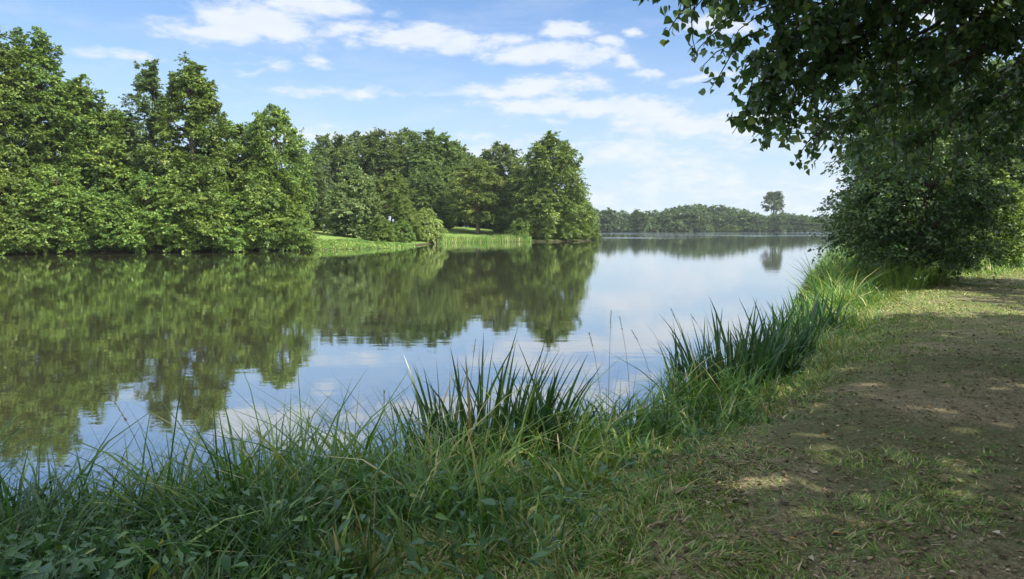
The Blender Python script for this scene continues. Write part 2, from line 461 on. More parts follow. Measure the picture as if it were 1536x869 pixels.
def water_material():
    m, t, b = principled('lake_water', .02, .5)
    P = nnew(t, 'ShaderNodeNewGeometry').outputs['Position']
    sp = nnew(t, 'ShaderNodeSeparateXYZ'); t.links.new(P, sp.inputs[0])
    r1 = noise(t, vmth(t, 'MULTIPLY', P, (.55, 1.3, 1)), 1.1, 3, .5, .5)
    r2 = noise(t, vmth(t, 'MULTIPLY', P, (1.0, 1.8, 1)), 5.0, 3, .5, .3)
    h = mth(t, 'ADD', r1, mth(t, 'MULTIPLY', r2, .16))
    # puffs of wind roughen strips of the far water
    w = noise(t, vmth(t, 'MULTIPLY', P, (.35, 1.0, 1)), .028, 3, .55, .6)
    wind = mth(t, 'MULTIPLY', smooth(t, w, .50, .62), smooth(t, sp.outputs[1], 95, 190))
    wind2 = mth(t, 'MULTIPLY', smooth(t, sp.outputs[1], 215, 300), smooth(t, noise(t, vmth(t, 'MULTIPLY', P, (.12, 1, 1)), .02, 2, .5), .36, .6))
    wind = mth(t, 'MAXIMUM', wind, wind2)
    bp = nnew(t, 'ShaderNodeBump')
    bp.inputs['Distance'].default_value = .0042
    plug(t, bp.inputs['Strength'], .55)
    t.links.new(h, bp.inputs['Height'])
    bw = nnew(t, 'ShaderNodeBump'); bw.inputs['Distance'].default_value = .10
    plug(t, bw.inputs['Strength'], mth(t, 'MULTIPLY', wind, 1.0))
    t.links.new(noise(t, P, 2.2, 3, .6), bw.inputs['Height'])
    t.links.new(bp.outputs[0], bw.inputs['Normal'])
    gl = nnew(t, 'ShaderNodeBsdfGlossy'); gl.inputs['Roughness'].default_value = .015
    gl.inputs['Color'].default_value = (.96, .98, 1.0, 1)
    df = nnew(t, 'ShaderNodeBsdfDiffuse'); df.inputs['Color'].default_value = (.034, .036, .018, 1)
    fr = nnew(t, 'ShaderNodeFresnel'); fr.inputs['IOR'].default_value = 1.5
    for n_ in (gl, fr): t.links.new(bw.outputs[0], n_.inputs['Normal'])
    mx = nnew(t, 'ShaderNodeMixShader')
    plug(t, mx.inputs[0], mth(t, 'ADD', .42, mth(t, 'MULTIPLY', fr.outputs[0], .56), clamp=True))
    t.links.new(df.outputs[0], mx.inputs[1]); t.links.new(gl.outputs[0], mx.inputs[2])
    t.links.new(mx.outputs[0], t.nodes['Material Output'].inputs['Surface'])
    t.nodes.remove(b)
    return m
M_WATER = water_material()

# ------------------------------------------------------------------ ground, path, water
def axis(lo, f0, f1, hi, step, growth, cap_lo, cap_hi, cap):
    mid = np.arange(f0, f1 + 1e-6, step)
    up = []; s = step; v = f1
    while v < hi:
        s *= growth
        if v < cap_hi: s = min(s, cap)
        v += s; up.append(v)
    dn = []; s = step; v = f0
    while v > lo:
        s *= growth
        if v > cap_lo: s = min(s, cap)
        v -= s; dn.append(v)
    return np.array(dn[::-1] + list(mid) + up)
gx = axis(-900, -7, 11, 900, .13, 1.07, -60, 45, 1.0)
gy = axis(-200, 1.0, 17, 1300, .13, 1.07, -20, 130, 1.0)
GX, GY = np.meshgrid(gx, gy, indexing='ij')
GZ = ground_z(GX, GY)
nx, ny = GX.shape
ii = np.arange(nx - 1)[:, None] * ny + np.arange(ny - 1)[None]
F = np.stack([ii, ii + ny, ii + ny + 1, ii + 1], -1).reshape(-1, 4)
cxm = (GX[:-1, :-1] + GX[1:, 1:]) / 2; cym = (GY[:-1, :-1] + GY[1:, 1:]) / 2
dd, nr = lake(cxm, cym)
lawn = ((~nr) | (cym > 25.0 + 3 * (vnoise(cxm, cym, 3, 9) - .5)) & (dd > 2.2)).ravel().astype(int)
me = mesh_quads('ground', np.stack([GX, GY, GZ], -1).reshape(-1, 3), F, [M_SOIL, M_LAWN], smooth_shade=True, mat_idx=lawn)
tag(obj('ground', me), 'grassy banks and lawns around the lake', 'ground', kind='structure')

def resample(pts, n):
    s = np.r_[0, np.cumsum(np.linalg.norm(np.diff(pts, axis=0), axis=1))]
    u = np.linspace(0, s[-1], n)
    for _ in range(1):
        o = np.stack([np.interp(u, s, pts[:, 0]), np.interp(u, s, pts[:, 1])], -1)
    k = np.ones(9) / 9
    o2 = np.stack([np.convolve(np.pad(o[:, i], 4, mode='edge'), k, 'valid') for i in (0, 1)], -1)
    return o2
NL, NWD = 330, 56
pl = resample(PATH_L, NL); pr = resample(PATH_R, NL)
wob = (vnoise(pl[:, 0] * 3, pl[:, 1] * 3, 2.2, 12) - .5) * 1.1 + (vnoise(pl[:, 0] * 3, pl[:, 1] * 3, .7, 13) - .5) * .5
t_ = np.linspace(0, 1, NWD)[None, :, None]
dirp = norm(pr - pl)
pl2 = pl + dirp * wob[:, None]
PP = pl2[:, None] * (1 - t_) + pr[:, None] * t_
PZ = ground_z(PP[..., 0], PP[..., 1]) + .014
PZ[:, 0] -= .06; PZ[:, -1] -= .06
ii = np.arange(NL - 1)[:, None] * NWD + np.arange(NWD - 1)[None]
F = np.stack([ii, ii + 1, ii + NWD + 1, ii + NWD], -1).reshape(-1, 4)
me = mesh_quads('path', np.concatenate([PP, PZ[..., None]], -1).reshape(-1, 3), F, M_PATH, smooth_shade=True)
tag(obj('path', me), 'worn brown footpath of dry grass and leaf litter', 'path', kind='structure')

wx = np.array([-200, -60, 0, 60, 300.0]); wy = np.array([-60, 0, 60, 140, 460.0])
WX, WY = np.meshgrid(wx, wy, indexing='ij')
ii = np.arange(4)[:, None] * 5 + np.arange(4)[None]
F = np.stack([ii, ii + 5, ii + 6, ii + 1], -1).reshape(-1, 4)
me = mesh_quads('water', np.stack([WX, WY, WX * 0 + WZ], -1).reshape(-1, 3), F, M_WATER)
tag(obj('water', me), 'calm lake mirroring the trees and sky', 'water', kind='structure')

# ------------------------------------------------------------------ tree builder
def prof_spire(u): return np.where(u < .25, .78 + .88 * u, np.clip(1 - ((u - .25) / .77) ** 1.7, .03, 1) ** .8)
def prof_oval(u): return np.sqrt(np.clip(1 - ((u - .40) / .62) ** 2, 0.01, 1))
def prof_cone(u): return np.where(u < .25, .80 + .8 * u, np.clip(1 - ((u - .25) / .77) ** 2.1, .03, 1) ** .85)
def prof_full(u): return np.where(u < .28, .80 + .72 * u, np.clip(1 - ((u - .28) / .74) ** 2.3, .03, 1) ** .75)
def prof_dome(u): return np.clip(1 - u ** 2.6, .02, 1) ** .6 * np.where(u < .12, .85 + 1.25 * u, 1)

def crown_points(seed, H, Rm, z0, prof, n_cl, n_sp, n_lf, leaf, cl_size=.24, flat=.62, droop=.18, inner=.5, up_bias=.35, leader=3, spread=1.0, tips=0):
    """clumps -> sprays -> leaves. Returns leaf base, direction, normal, length, width, tint"""
    g = rng(seed)
    # clump centres by rejection on the profile
    u = g.random(n_cl * 6); acc = g.random(n_cl * 6) < (prof(u) * .9 + .12); u = u[acc][:n_cl]
    n = len(u)
    ph = g.random(n) * 2 * np.pi
    lob = .62 + .62 * vnoise(ph / (2 * np.pi) * 9.0, u * 8.0, 1.0, seed) - .08 * g.random(n)
    r = prof(u) * Rm * lob * np.sqrt(inner ** 2 + (1 - inner ** 2) * g.random(n)) * .86
    c = np.stack([r * np.cos(ph), r * np.sin(ph), z0 + u * (H - z0) * .95], -1)
    rc = Rm * cl_size * (.55 + .55 * prof(u)) * (.75 + .55 * g.random(n))
    tip = np.zeros(n, bool)
    if leader:
        k = leader * 3
        ul = np.linspace(.84, 1.0, k)
        cl = np.stack([(g.random(k) - .5) * Rm * .5 * (1.12 - ul) * 4, (g.random(k) - .5) * Rm * .5 * (1.12 - ul) * 4, z0 + ul * (H - z0)], -1)
        c = np.concatenate([c, cl]); rc = np.concatenate([rc, Rm * cl_size * (.28 + .35 * g.random(k)) * 1.2]); n += k; tip = np.r_[tip, np.ones(k, bool)]
    for k in range(tips):      # side leaders that break the outline
        a = g.uniform(0, 2 * np.pi); ut = g.uniform(.62, .97); m = 5
        rr_ = float(prof(np.array(ut))) * Rm * g.uniform(.45, .95)
        zt_ = z0 + (H - z0) * (ut + g.uniform(.02, .07)) - np.linspace(0, 1, m) * H * .13
        cl = np.stack([math.cos(a) * rr_ * np.linspace(1.05, .7, m) + g.normal(0, .15, m), math.sin(a) * rr_ * np.linspace(1.05, .7, m) + g.normal(0, .15, m), zt_], -1)
        c = np.concatenate([c, cl]); rc = np.concatenate([rc, Rm * cl_size * np.linspace(.45, .8, m)]); n += m; tip = np.r_[tip, np.arange(m) < 3]
    out_ = norm(np.stack([c[:, 0], c[:, 1], np.full(n, .001)], -1))
    ctint = g.normal(0, .10, n)
    # sprays
    ci = np.repeat(np.arange(n), n_sp); ns = len(ci)
    d = g.normal(0, 1, (ns, 3))
    d = norm(d + out_[ci] * .9 + np.array([0, 0, up_bias]))
    d[:, 2] *= flat; d = norm(d)
    stint = ctint[ci] + g.normal(0, .08, ns)
    slen = rc[ci] * (.55 + .95 * g.random(ns) ** 1.5)
    # leaves
    si = np.repeat(np.arange(ns), n_lf); nl = len(si)
    s = g.random(nl) ** .8 * 1.15 + .12
    side = norm(np.cross(d, np.array([0, 0, 1.0])) + 1e-4)
    upv = np.cross(side, d)
    wdt = (.40 * (1.35 - s) + .06) * spread
    P = c[ci][si] + slen[si][:, None] * (d[si] * s[:, None] + side[si] * (g.normal(0, .62, nl) * wdt)[:, None] + upv[si] * (g.normal(0, .26, nl) * wdt)[:, None])
    P[:, 2] -= slen[si] * droop * s ** 2
    T = norm(d[si] * .8 + side[si] * g.normal(0, .7, nl)[:, None] + np.array([0, 0, -.35]) + g.normal(0, .3, (nl, 3)))
    N = norm(np.array([0, 0, .75]) + d[si] * .45 + g.normal(0, .5, (nl, 3)))
    L = leaf * (.6 + .8 * g.random(nl)); W = L * (.55 + .25 * g.random(nl))
    tint = np.clip(.45 + stint[si] + g.normal(0, .14, nl), 0, 1)
    kp = ~(tip[ci][si] & (g.random(nl) < .5))
    return P[kp], T[kp], N[kp], L[kp], W[kp], tint[kp], c, rc

def trunk_mesh(name, seed, H, z0, Rm, c, mat, rad=None, n_limb=26, bole=None, fork=1):
    g = rng(seed + 77)
    rad = rad or H * .016
    lines = []
    zz = np.linspace(-.3, H * .9, 9)
    stems = []
    for f in range(fork):
        a = 2 * np.pi * f / max(fork, 1) + .4
        spread_ = (0 if fork == 1 else Rm * .35)
        wob_ = np.cumsum(g.normal(0, H * .006, (9, 2)), 0)
        tt = np.clip(zz / H, 0, 1) ** 1.3
        pts = np.stack([wob_[:, 0] + math.cos(a) * spread_ * tt, wob_[:, 1] + math.sin(a) * spread_ * tt, zz], -1)
        rr = rad * (1.15 if f == 0 else .8) * (1 - .88 * np.linspace(0, 1, 9)); rr[0] *= 1.35
        lines.append((pts, rr)); stems.append(pts)
    sel = g.permutation(len(c))[:n_limb]
    for i in sel:
        st = stems[int(g.integers(len(stems)))]
        zb = max(z0 * .5 + .15 * H * g.random(), c[i, 2] - np.hypot(c[i, 0], c[i, 1]) * (.6 + .5 * g.random()))
        zb = min(max(zb, H * .06), H * .85)
        b0 = np.array([np.interp(zb, st[:, 2], st[:, 0]), np.interp(zb, st[:, 2], st[:, 1]), zb])
        tt = np.linspace(0, 1, 6)[:, None]
        mid = b0 * (1 - tt) + c[i] * tt
        mid[:, 2] += np.sin(tt[:, 0] * np.pi) * .06 * H * g.uniform(-.3, 1)
        mid[1:-1] += g.normal(0, .012 * H, (4, 3))
        lines.append((mid, rad * .42 * (1 - .85 * tt[:, 0])))
    V, F = tubes(lines, 6)
    return mesh_quads(name, V, F, mat, smooth_shade=True)

def make_tree_data(seed, H, Rm, z0, prof, n_cl, n_sp, n_lf, leaf, mat, bark=None, real_leaf=False, n_limb=26, fork=1, rad=None, **kw):
    P, T, N, L, W, tint, c, rc = crown_points(seed, H, Rm, z0, prof, n_cl, n_sp, n_lf, leaf, **kw)
    if real_leaf:
        V, F = folded(P, T, N, L, W); tint = np.repeat(tint, 2)
    else:
        V, F = diamonds(P, T, N, L, W)
    cm = mesh_quads('crown', V, F, mat, {'tint': tint})
    tm = trunk_mesh('trunk', seed, H, z0, Rm, c, bark or M_BARK, n_limb=n_limb, fork=fork, rad=rad)
    return tm, cm

def plant_tree(name, data, x, y, label, cat='tree', group=None, rz=0.0, sc=1.0, dz=0.0):
    t = thing(name, (x, y, gz(x, y) + dz), label, cat, group, rz, sc)
    obj('trunk', data[0], t); obj('crown', data[1], t)
    return t

# ------------------------------------------------------------------ left bank
spA = make_tree_data(11, 20, 5.4, 1.5, prof_spire, 210, 8, 46, .205, M_ALDER, cl_size=.185, flat=.8, up_bias=.2, tips=16)
spB = make_tree_data(12, 18, 4.6, 1.2, prof_spire, 185, 8, 44, .20, M_ALDER, cl_size=.185, flat=.85, up_bias=.3, leader=3, tips=16)
spC = make_tree_data(13, 18, 4.2, 1.2, prof_spire, 150, 8, 38, .19, M_BLUE, cl_size=.19, flat=.9, up_bias=.5, leader=4, tips=14)
rdA = make_tree_data(14, 13, 4.8, 1.0, prof_oval, 175, 8, 44, .20, M_ALDER, cl_size=.18, flat=.8, tips=10)
buA = make_tree_data(15, 7.5, 4.2, .25, prof_dome, 160, 8, 44, .20, M_ALDER, cl_size=.17, flat=.65, leader=0, inner=.6)
buB = make_tree_data(16, 5.5, 3.8, .2, prof_dome, 130, 8, 42, .19, M_ALDER, cl_size=.17, flat=.65, leader=0, inner=.6)
LB = 'trees crowded along the left bank'
for data, px, D, Hs, lab, rz in [
        (spA, 66, 70, 1.02, 'tallest broad pointed tree standing on the left bank', .3),
        (spB, 6, 67, 1.10, 'tall pointed tree cut by the left edge of the picture', 2.1),
        (rdA, 122, 73, 1.26, 'rounded shoulder tree just right of the tallest tree on the left bank', 1.0),
        (rdA, 180, 82, 1.05, 'lower round tree showing in the dip between the tall left bank trees', 4.0),
        (spC, 230, 75, 1.02, 'airy blue-green tree with a thin ragged double top on the left bank', .5),
        (spB, 296, 72, 1.03, 'full pointed tree with a clean spire right of the airy tree', 5.2),
        (rdA, 352, 77, 1.0, 'middling round tree between the spire and the last left bank tree', 2.7),
        (rdA, 418, 76, 1.14, 'broad airy-topped tree ending the left bank row beside the lawn', 3.4),
        (rdA, 395, 74, .74, 'short bushy tree tucked under the last pointed tree of the left bank', 1.9),
        (spA, -70, 65, .98, 'tall tree reaching in from beyond the left edge of the picture', 3.9)]:
    plant_tree('bank_tree', data, at(px, D), D, lab, 'tree', LB, rz, (Hs * (.74 if px == 418 else 1), Hs * (.74 if px == 418 else 1), Hs * .935))
BS = 'bushes overhanging the water on the left bank'
labs = ['bush hanging over the water at the left edge of the picture', 'wide low bush beneath the tallest left bank tree',
        'bright yellow-green bush below the dip in the left tree line', 'dense bush below the airy ragged tree, touching the water',
        'big leafy bush below the clean spire tree, over the water', 'bush right of the big leafy bush, its boughs dipping to the water',
        'dark low bush under the short bushy tree by the water', 'last bush of the left bank, beside the grassy spit',
        'second bush from the left edge, dark gap beneath it', 'tall back bush behind the bright yellow-green bush',
        'tall back bush beneath the spire tree', 'tall back bush rising behind the dark low bush']
bush_spots = [(-12, 63.2, 1.0, buA), (96, 66.6, 1.0, buA), (168, 67.6, .92, buB), (228, 69.0, .95, buA), (292, 70.0, 1.05, buA), (345, 71.8, .95, buB),
              (392, 73.2, .9, buA), (433, 75.2, .72, buB), (45, 64.6, .98, buB), (150, 71.5, 1.35, buA), (280, 73.5, 1.3, buA), (380, 76, 1.2, buA)]
for k, ((px, D, s, data), lab) in enumerate(zip(bush_spots, labs)):
    plant_tree('overhanging_bush', data, at(px, D) + .8 * (k < 9), D - 1.7 * (k < 9), lab, 'bush', BS, k * 1.7, s)

# ------------------------------------------------------------------ trees round the middle lawn
cnF = make_tree_data(21, 18, 7.3, .8, prof_full, 300, 9, 40, .27, M_ALDER, cl_size=.165, flat=.8, tips=14)
dmA = make_tree_data(22, 19, 7.6, 2.0, prof_oval, 260, 9, 38, .33, M_DARK, cl_size=.165, flat=.8, leader=0)
dmB = make_tree_data(23, 17, 6.2, 1.5, prof_oval, 220, 9, 38, .31, M_BLUE, cl_size=.17, flat=.8, leader=2)
chA = make_tree_data(24, 13.5, 6.0, 2.6, prof_dome, 190, 9, 38, .28, M_CHEST, bark=M_PALEBARK, cl_size=.18, leader=0, n_limb=44, rad=.34)
feA = make_tree_data(25, 9, 4.3, .2, prof_cone, 150, 9, 44, .25, M_FEATHER, cl_size=.24, flat=.95, up_bias=.75, droop=.02, spread=.6)
wlA = make_tree_data(26, 5.5, 2.7, .2, prof_dome, 110, 9, 44, .22, M_WILLOW, cl_size=.26, flat=.8, droop=.6, leader=0, spread=.7, n_limb=5, rad=.05)
MG = 'dark trees massed behind the middle lawn'
for data, nm, px, D, Hs, lab, rz in [
        (dmB, 'lawn_tree', 462, 100, .58, 'yellow-green tree peeping past the end of the left bank row', 1.2),
        (dmA, 'wood_tree', 500, 138, .92, 'dark round tree left of the broad dome behind the lawn', .4),
        (dmA, 'wood_tree', 580, 142, .985, 'broadest dark dome behind the middle lawn', 2.2),
        (dmB, 'wood_tree', 540, 152, 1.12, 'dark tree wedged between the two domes at the back of the lawn', 3.0),
        (dmA, 'wood_tree', 650, 140, .96, 'dark tree at the right shoulder of the broad dome', 4.1),
        (dmB, 'wood_tree', 615, 150, 1.15, 'tree at the back filling the gap in the broad dome', .9),
        (dmA, 'wood_tree', 675, 156, .95, 'dark tree falling away behind the brown-tinged chestnut', 5.0),
        (dmB, 'wood_tree', 752, 146, 1.0, 'grey-green tree showing between the chestnut and the waterside tree', 1.5),
        (dmB, 'wood_tree', 705, 160, .92, 'low dark tree far back above the chestnut', 2.6),
        (dmA, 'wood_tree', 640, 132, .62, 'low dark tree closing the back of the lawn left of the chestnut', 5.6),
        (dmA, 'wood_tree', 790, 150, .70, 'dark tree in the shade behind the waterside tree', 3.6),
        (chA, 'chestnut_tree', 716, 128, .94, 'brown-tinged spreading tree with a pale trunk on the middle lawn', 2.0),
        (cnF, 'waterside_tree', 826, 124, .95, 'tall full tree standing alone at the water right of the lawn', .8),
        (cnF, 'waterside_tree', 782, 128, .62, 'lower tree leaning on the left side of the tall waterside tree', 3.1),
        (cnF, 'waterside_tree', 858, 129, .52, 'lower tree on the right side of the tall waterside tree', 5.1),
        (feA, 'feathery_tree', 531, 96, .96, 'feathery grey-green tree with upswept sprays at the back of the grassy spit', .2),
        (rdA, 'lawn_tree', 588, 98, .66, 'round green tree right of the feathery tree', 2.3),
        (buA, 'lawn_bush', 612, 99, .55, 'green bush between the round tree and the pale willow', 1.1),
        (wlA, 'willow_bush', 640, 103, .85, 'pale yellow drooping willow beside the reed bed', .5)]:
    x = at(px, D)
    plant_tree(nm, data, x, D, lab, 'bush' if 'bush' in nm else 'tree', MG if nm == 'wood_tree' else None, rz, Hs)
for k, (px, D, s, data, lab) in enumerate([
        (570, 88, .55, buB, 'low dark bush at the foot of the feathery tree'), (604, 93, .5, buB, 'small bush at the tip of the grassy spit'),
        (482, 108, .6, buB, 'shadowed bush at the back of the grassy spit'),
        (780, 119.8, .62, buB, 'waterside bush where the lawn meets the tall tree'), (812, 121.6, .6, buB, 'bright bush at the foot of the tall waterside tree'),
        (846, 122.6, .66, buB, 'bush overhanging the water under the tall waterside tree'), (868, 124.0, .62, buB, 'last bush at the right end of the middle shore'),
        (886, 140, .6, buB, 'bush fading into the far wood past the middle shore'), (660, 133, .7, buB, 'shadowed shrub behind the lawn, left of the chestnut'),
        (760, 130, .6, buB, 'shrub in the shade right of the chestnut trunk'),
        (690, 148, 1.0, buA, 'dark thicket seen under the chestnut boughs'), (725, 150, 1.0, buA, 'dark thicket straight behind the chestnut trunk'),
        (760, 146, .9, buA, 'dark thicket right of the chestnut boughs'),
        (672, 160, 1.5, buA, 'tall dark thicket at the very back of the lawn, left side'), (708, 162, 1.5, buA, 'tall dark thicket at the very back behind the chestnut trunk'),
        (742, 160, 1.5, buA, 'tall dark thicket at the very back, right of the chestnut trunk'), (650, 146, 1.0, buA, 'dark thicket behind the pale willow')]):
    plant_tree('shore_bush', data, at(px, D), D, lab, 'bush', 'bushes round the middle lawn', k * 2.1, s)

# ------------------------------------------------------------------ far wood and lone tree
far_data = [make_tree_data(40 + k, 11, 4.6, .4, p, 40, 6, 10, .95, M_FAR, cl_size=.30, leader=1, n_limb=4, spread=.9) for k, p in enumerate((prof_cone, prof_oval, prof_dome))]
g = rng(5)
FW = 'trees of the far wood across the lake'
FL = 'bushy green tree in the far wood lining the opposite shore'
k = 0
for row, (Doff, n) in enumerate([(3, 42), (11, 40), (22, 36)]):
    for i in range(n):
        f = (i + g.uniform(-.3, .3)) / (n - 1)
        px = 872 + f * 560
        base = np.interp(px, [872, 975, 1030, 1090, 1160, 1250, 1450], [384, 389, 397, 402, 407, 407, 405])
        D = base + Doff + g.uniform(-2, 2)
        if row == 0 and 1062 < px < 1090: continue
        s = (.62 + .5 * float(vnoise(np.array([px]), np.array([row * 7.0]), 26.0, 91)[0]) + g.uniform(-.08, .1)) * (1.0 if row < 2 else 1.05)
        if px < 935: s *= 1.12
        plant_tree('far_tree', far_data[int(g.integers(3))], at(px, D), D, FL, 'tree', FW, g.uniform(0, 6), (s * g.uniform(.9, 1.15), s, s * g.uniform(.92, 1.06)))
        k += 1
for i in range(18):   # the taller stand rising behind the shore trees
    f = i / 17
    px = 1000 + 118 * f + g.uniform(-3, 3)
    D = 432 + g.uniform(-5, 5)
    s = 1.12 + .24 * math.sin(math.pi * min(1, f * .9 + .1))
    plant_tree('far_tree', far_data[int(g.integers(3))], at(px, D), D, 'taller tree in the low dome that rises above the far wood', 'tree', 'tall stand in the far wood', g.uniform(0, 6), (s * .95, s, s))
P_, T_, N_, L_, W_, ti_, c_, rc_ = crown_points(61, 24, 7.4, 12.5, prof_oval, 46, 6, 22, 1.0, cl_size=.28, leader=0, inner=.45)
V_, F_ = diamonds(P_, T_, N_, L_, W_)
lone = (trunk_mesh('trunk', 61, 24, 12, 7.4, c_, M_BARK, rad=.5, n_limb=22, fork=3), mesh_quads('crown', V_, F_, M_FAR, {'tint': ti_}))
plant_tree('lone_tree', lone, at(1158, 448), 448, 'lone tall round-headed tree rising above the far wood', 'tree', None, .4, (.86, .86, 1.0))
plant_tree('yellow_bush', buB, at(1094, 402), 402, 'wide yellow-green bush by the small clearing on the far shore', 'bush', None, .2, (1.5, 1.3, .75))
plant_tree('yellow_bush', buB, at(1064, 402), 402, 'small yellow-green bush left of the clearing on the far shore', 'bush', None, 2.2, (.7, .7, .7))

# ------------------------------------------------------------------ poplar hanging over the path
def world_of(px, py, D): return np.array([at(px, D), D, CAMZ + (342 - py) / 1109.0 * D])

def curve_pts(p0, p1, lift, n, g, jit):
    t = np.linspace(0, 1, n)[:, None]
    p = p0 * (1 - t) + p1 * t
    p[:, 2] += lift * (np.sin(t[:, 0] * np.pi) ** 1.0) * (1 - .35 * t[:, 0])
    w = np.cumsum(g.normal(0, jit, (n, 3)), 0); w -= t * w[-1]; w[0] = 0
    return p + w

def build_poplar():
    g = rng(303)
    base = np.array([9.2, 8.2]); zb = gz(*base)
    root = thing('poplar_tree', (base[0], base[1], zb), 'dark heart-leaved poplar hanging over the path at the upper right', 'tree')
    O = np.array([base[0], base[1], zb])
    zt = np.linspace(-.3, 15, 12)
    tp = np.stack([np.cumsum(g.normal(0, .06, 12)), np.cumsum(g.normal(0, .06, 12)), zt], -1)
    lines = [(tp, .30 * (1 - .85 * np.linspace(0, 1, 12)))]
    targets = [(1005, -8, 6.4), (1035, -5, 6.6), (1060, 8, 6.8), (1100, 22, 7.0), (1112, 62, 7.2), (1128, 95, 7.3), (1138, 130, 7.4), (1122, 172, 7.6), (1150, 150, 7.8),
               (1175, 110, 7.6), (1190, 60, 7.4), (1180, 165, 8.0), (1215, 185, 8.2), (1222, 205, 8.4), (1240, 140, 8.4), (1262, 190, 8.8), (1285, 110, 8.0), (1300, 215, 9.4),
               (1330, 160, 8.8), (1340, 215, 9.6), (1380, 205, 9.6), (1385, 140, 8.6), (1430, 170, 9.0), (1425, 225, 9.8), (1490, 150, 8.6), (1480, 205, 9.6),
               (1225, 20, 7.0), (1320, 105, 7.8), (1150, 20, 6.8), (1190, -10, 6.4), (1105, -25, 6.2), (1160, 75, 7.2), (1210, 85, 7.6),
               (1385, 120, 7.9), (1300, 245, 10.2), (1390, 250, 10.6), (1240, 95, 7.8), (1530, 165, 8.6),
               (1145, -70, 6.2), (1050, -70, 6.0)]
    sec = []
    for (px, py, D) in targets:
        e = world_of(px, py, D) - O
        zs = np.clip(e[2] + g.uniform(1.0, 2.6), 2.8, 8.5)
        s0 = np.array([np.interp(zs, tp[:, 2], tp[:, 0]), np.interp(zs, tp[:, 2], tp[:, 1]), zs])
        p = curve_pts(s0, e, g.uniform(.5, 1.1), 13, g, .035)
        L = np.linalg.norm(e - s0)
        lines.append((p, np.linspace(.028 + .006 * L, .005, 13)))
        sec.append((p, L, 1))
    # higher boughs, mostly above the frame: they roof the path
    for k in range(46):
        a = g.uniform(0, 2 * np.pi); rr = g.uniform(1.5, 5.6); z = g.uniform(6.0, 15)
        rr *= np.clip(1.15 - (z - 5) / 13, .25, 1)
        e = np.array([rr * math.cos(a), rr * math.sin(a), z])
        if e[1] > 1.0: e[2] = max(e[2], 2.6 + .34 * (8.2 + e[1]) + g.uniform(.6, 2))
        zs = max(z - rr * .7, 2.8)
        s0 = np.array([np.interp(zs, tp[:, 2], tp[:, 0]), np.interp(zs, tp[:, 2], tp[:, 1]), zs])
        p = curve_pts(s0, e, .3, 9, g, .04)
        lines.append((p, np.linspace(.07, .01, 9)))
        sec.append((p, rr, 0))
    twigs = []
    for p, L, near in sec:
        n2 = int((11 + 2.3 * L) if near else 10 + 2 * L)
        for k in range(n2):
            f = 1 - g.random() ** 1.15 * (.38 if near else .75)
            if k == 0: f = 1.0
            i = f * (len(p) - 1); i0 = min(int(i), len(p) - 2)
            b = p[i0] * (1 - (i - i0)) + p[i0 + 1] * (i - i0)
            ax = norm((p[i0 + 1] - p[i0])[None])[0]
            d = norm((ax * .7 + g.normal(0, .75, 3) + np.array([0, 0, -.15]))[None])[0]
            ln = g.uniform(.22, .55) if near else g.uniform(.5, 1.4)
            q = curve_pts(b, b + d * ln + np.array([0, 0, -.22 * ln]), .06 * ln, 6, g, .012)
            twigs.append((q, near))
            lines.append((q, np.linspace(.009, .0035, 6)))
    V, F = tubes(lines, 5)
    obj('trunk', mesh_quads('trunk', V, F, M_BARK, smooth_shade=True), root)
    Ps, Ts, Ns, Ls, tn = [], [], [], [], []
    for q, near in twigs:
        nlf = int(g.integers(13, 24)) if near else int(g.integers(12, 18))
        f = 1 - g.random(nlf) ** 1.1 * .95
        i = f * 5; i0 = np.minimum(i.astype(int), 4)
        b = q[i0] * (1 - (i - i0))[:, None] + q[i0 + 1] * (i - i0)[:, None]
        off = g.normal(0, 1, (nlf, 3)); off[:, 2] -= .5
        off = norm(off) * (g.uniform(.025, .075, nlf) if near else g.uniform(.03, .25, nlf))[:, None]
        Ps.append(b + off)
        Ts.append(norm(off / .05 * .5 + np.array([0, 0, -.55]) + g.normal(0, .6, (nlf, 3))))
        Ns.append(norm(g.normal(0, 1, (nlf, 3)) + np.array([-.2, -.25, .65])))
        Ls.append((g.uniform(.055, .098, nlf) if near else g.uniform(.13, .2, nlf)))
        tn.append(np.clip(g.normal(.45, .22, nlf) + g.normal(0, .08), 0, 1))
    P = np.concatenate(Ps); T = np.concatenate(Ts); N = np.concatenate(Ns); L = np.concatenate(Ls); tn = np.concatenate(tn)
    V, F, q = curled(P, T, N, L, L * g.uniform(.75, 1.02, len(L)), LEAF_OVATE, .14, g.normal(.08, .16, len(L)))
    obj('crown', mesh_quads('crown', V, F, M_POPLAR, {'tint': np.repeat(tn, q)}, smooth_shade=True), root)
    print('poplar leaves', len(P))
build_poplar()

# poplars of the same row behind the camera and beside the path: they throw the shade
shA = make_tree_data(71, 16, 5.2, 4.6, prof_oval, 84, 8, 20, .32, M_POPLAR, cl_size=.25, leader=1)
for (x, y, s, rz) in [(10.2, -1.2, 1.0, .3), (4.6, -2.6, .95, 1.3), (15.8, 2.2, .8, 2.3), (18.0, 17.4, .72, 1.1), (-1.5, -6, .9, 4.0), (23.5, 14.0, .72, 5.0), (19.8, 9.4, .74, .8), (14.4, 6.4, .74, 2.9), (12.0, 2.9, .86, 1.7)]:
    plant_tree('shade_poplar', shA, x, y, 'poplar of the row beside the path, outside the picture', 'tree', 'poplars shading the path', rz, s)

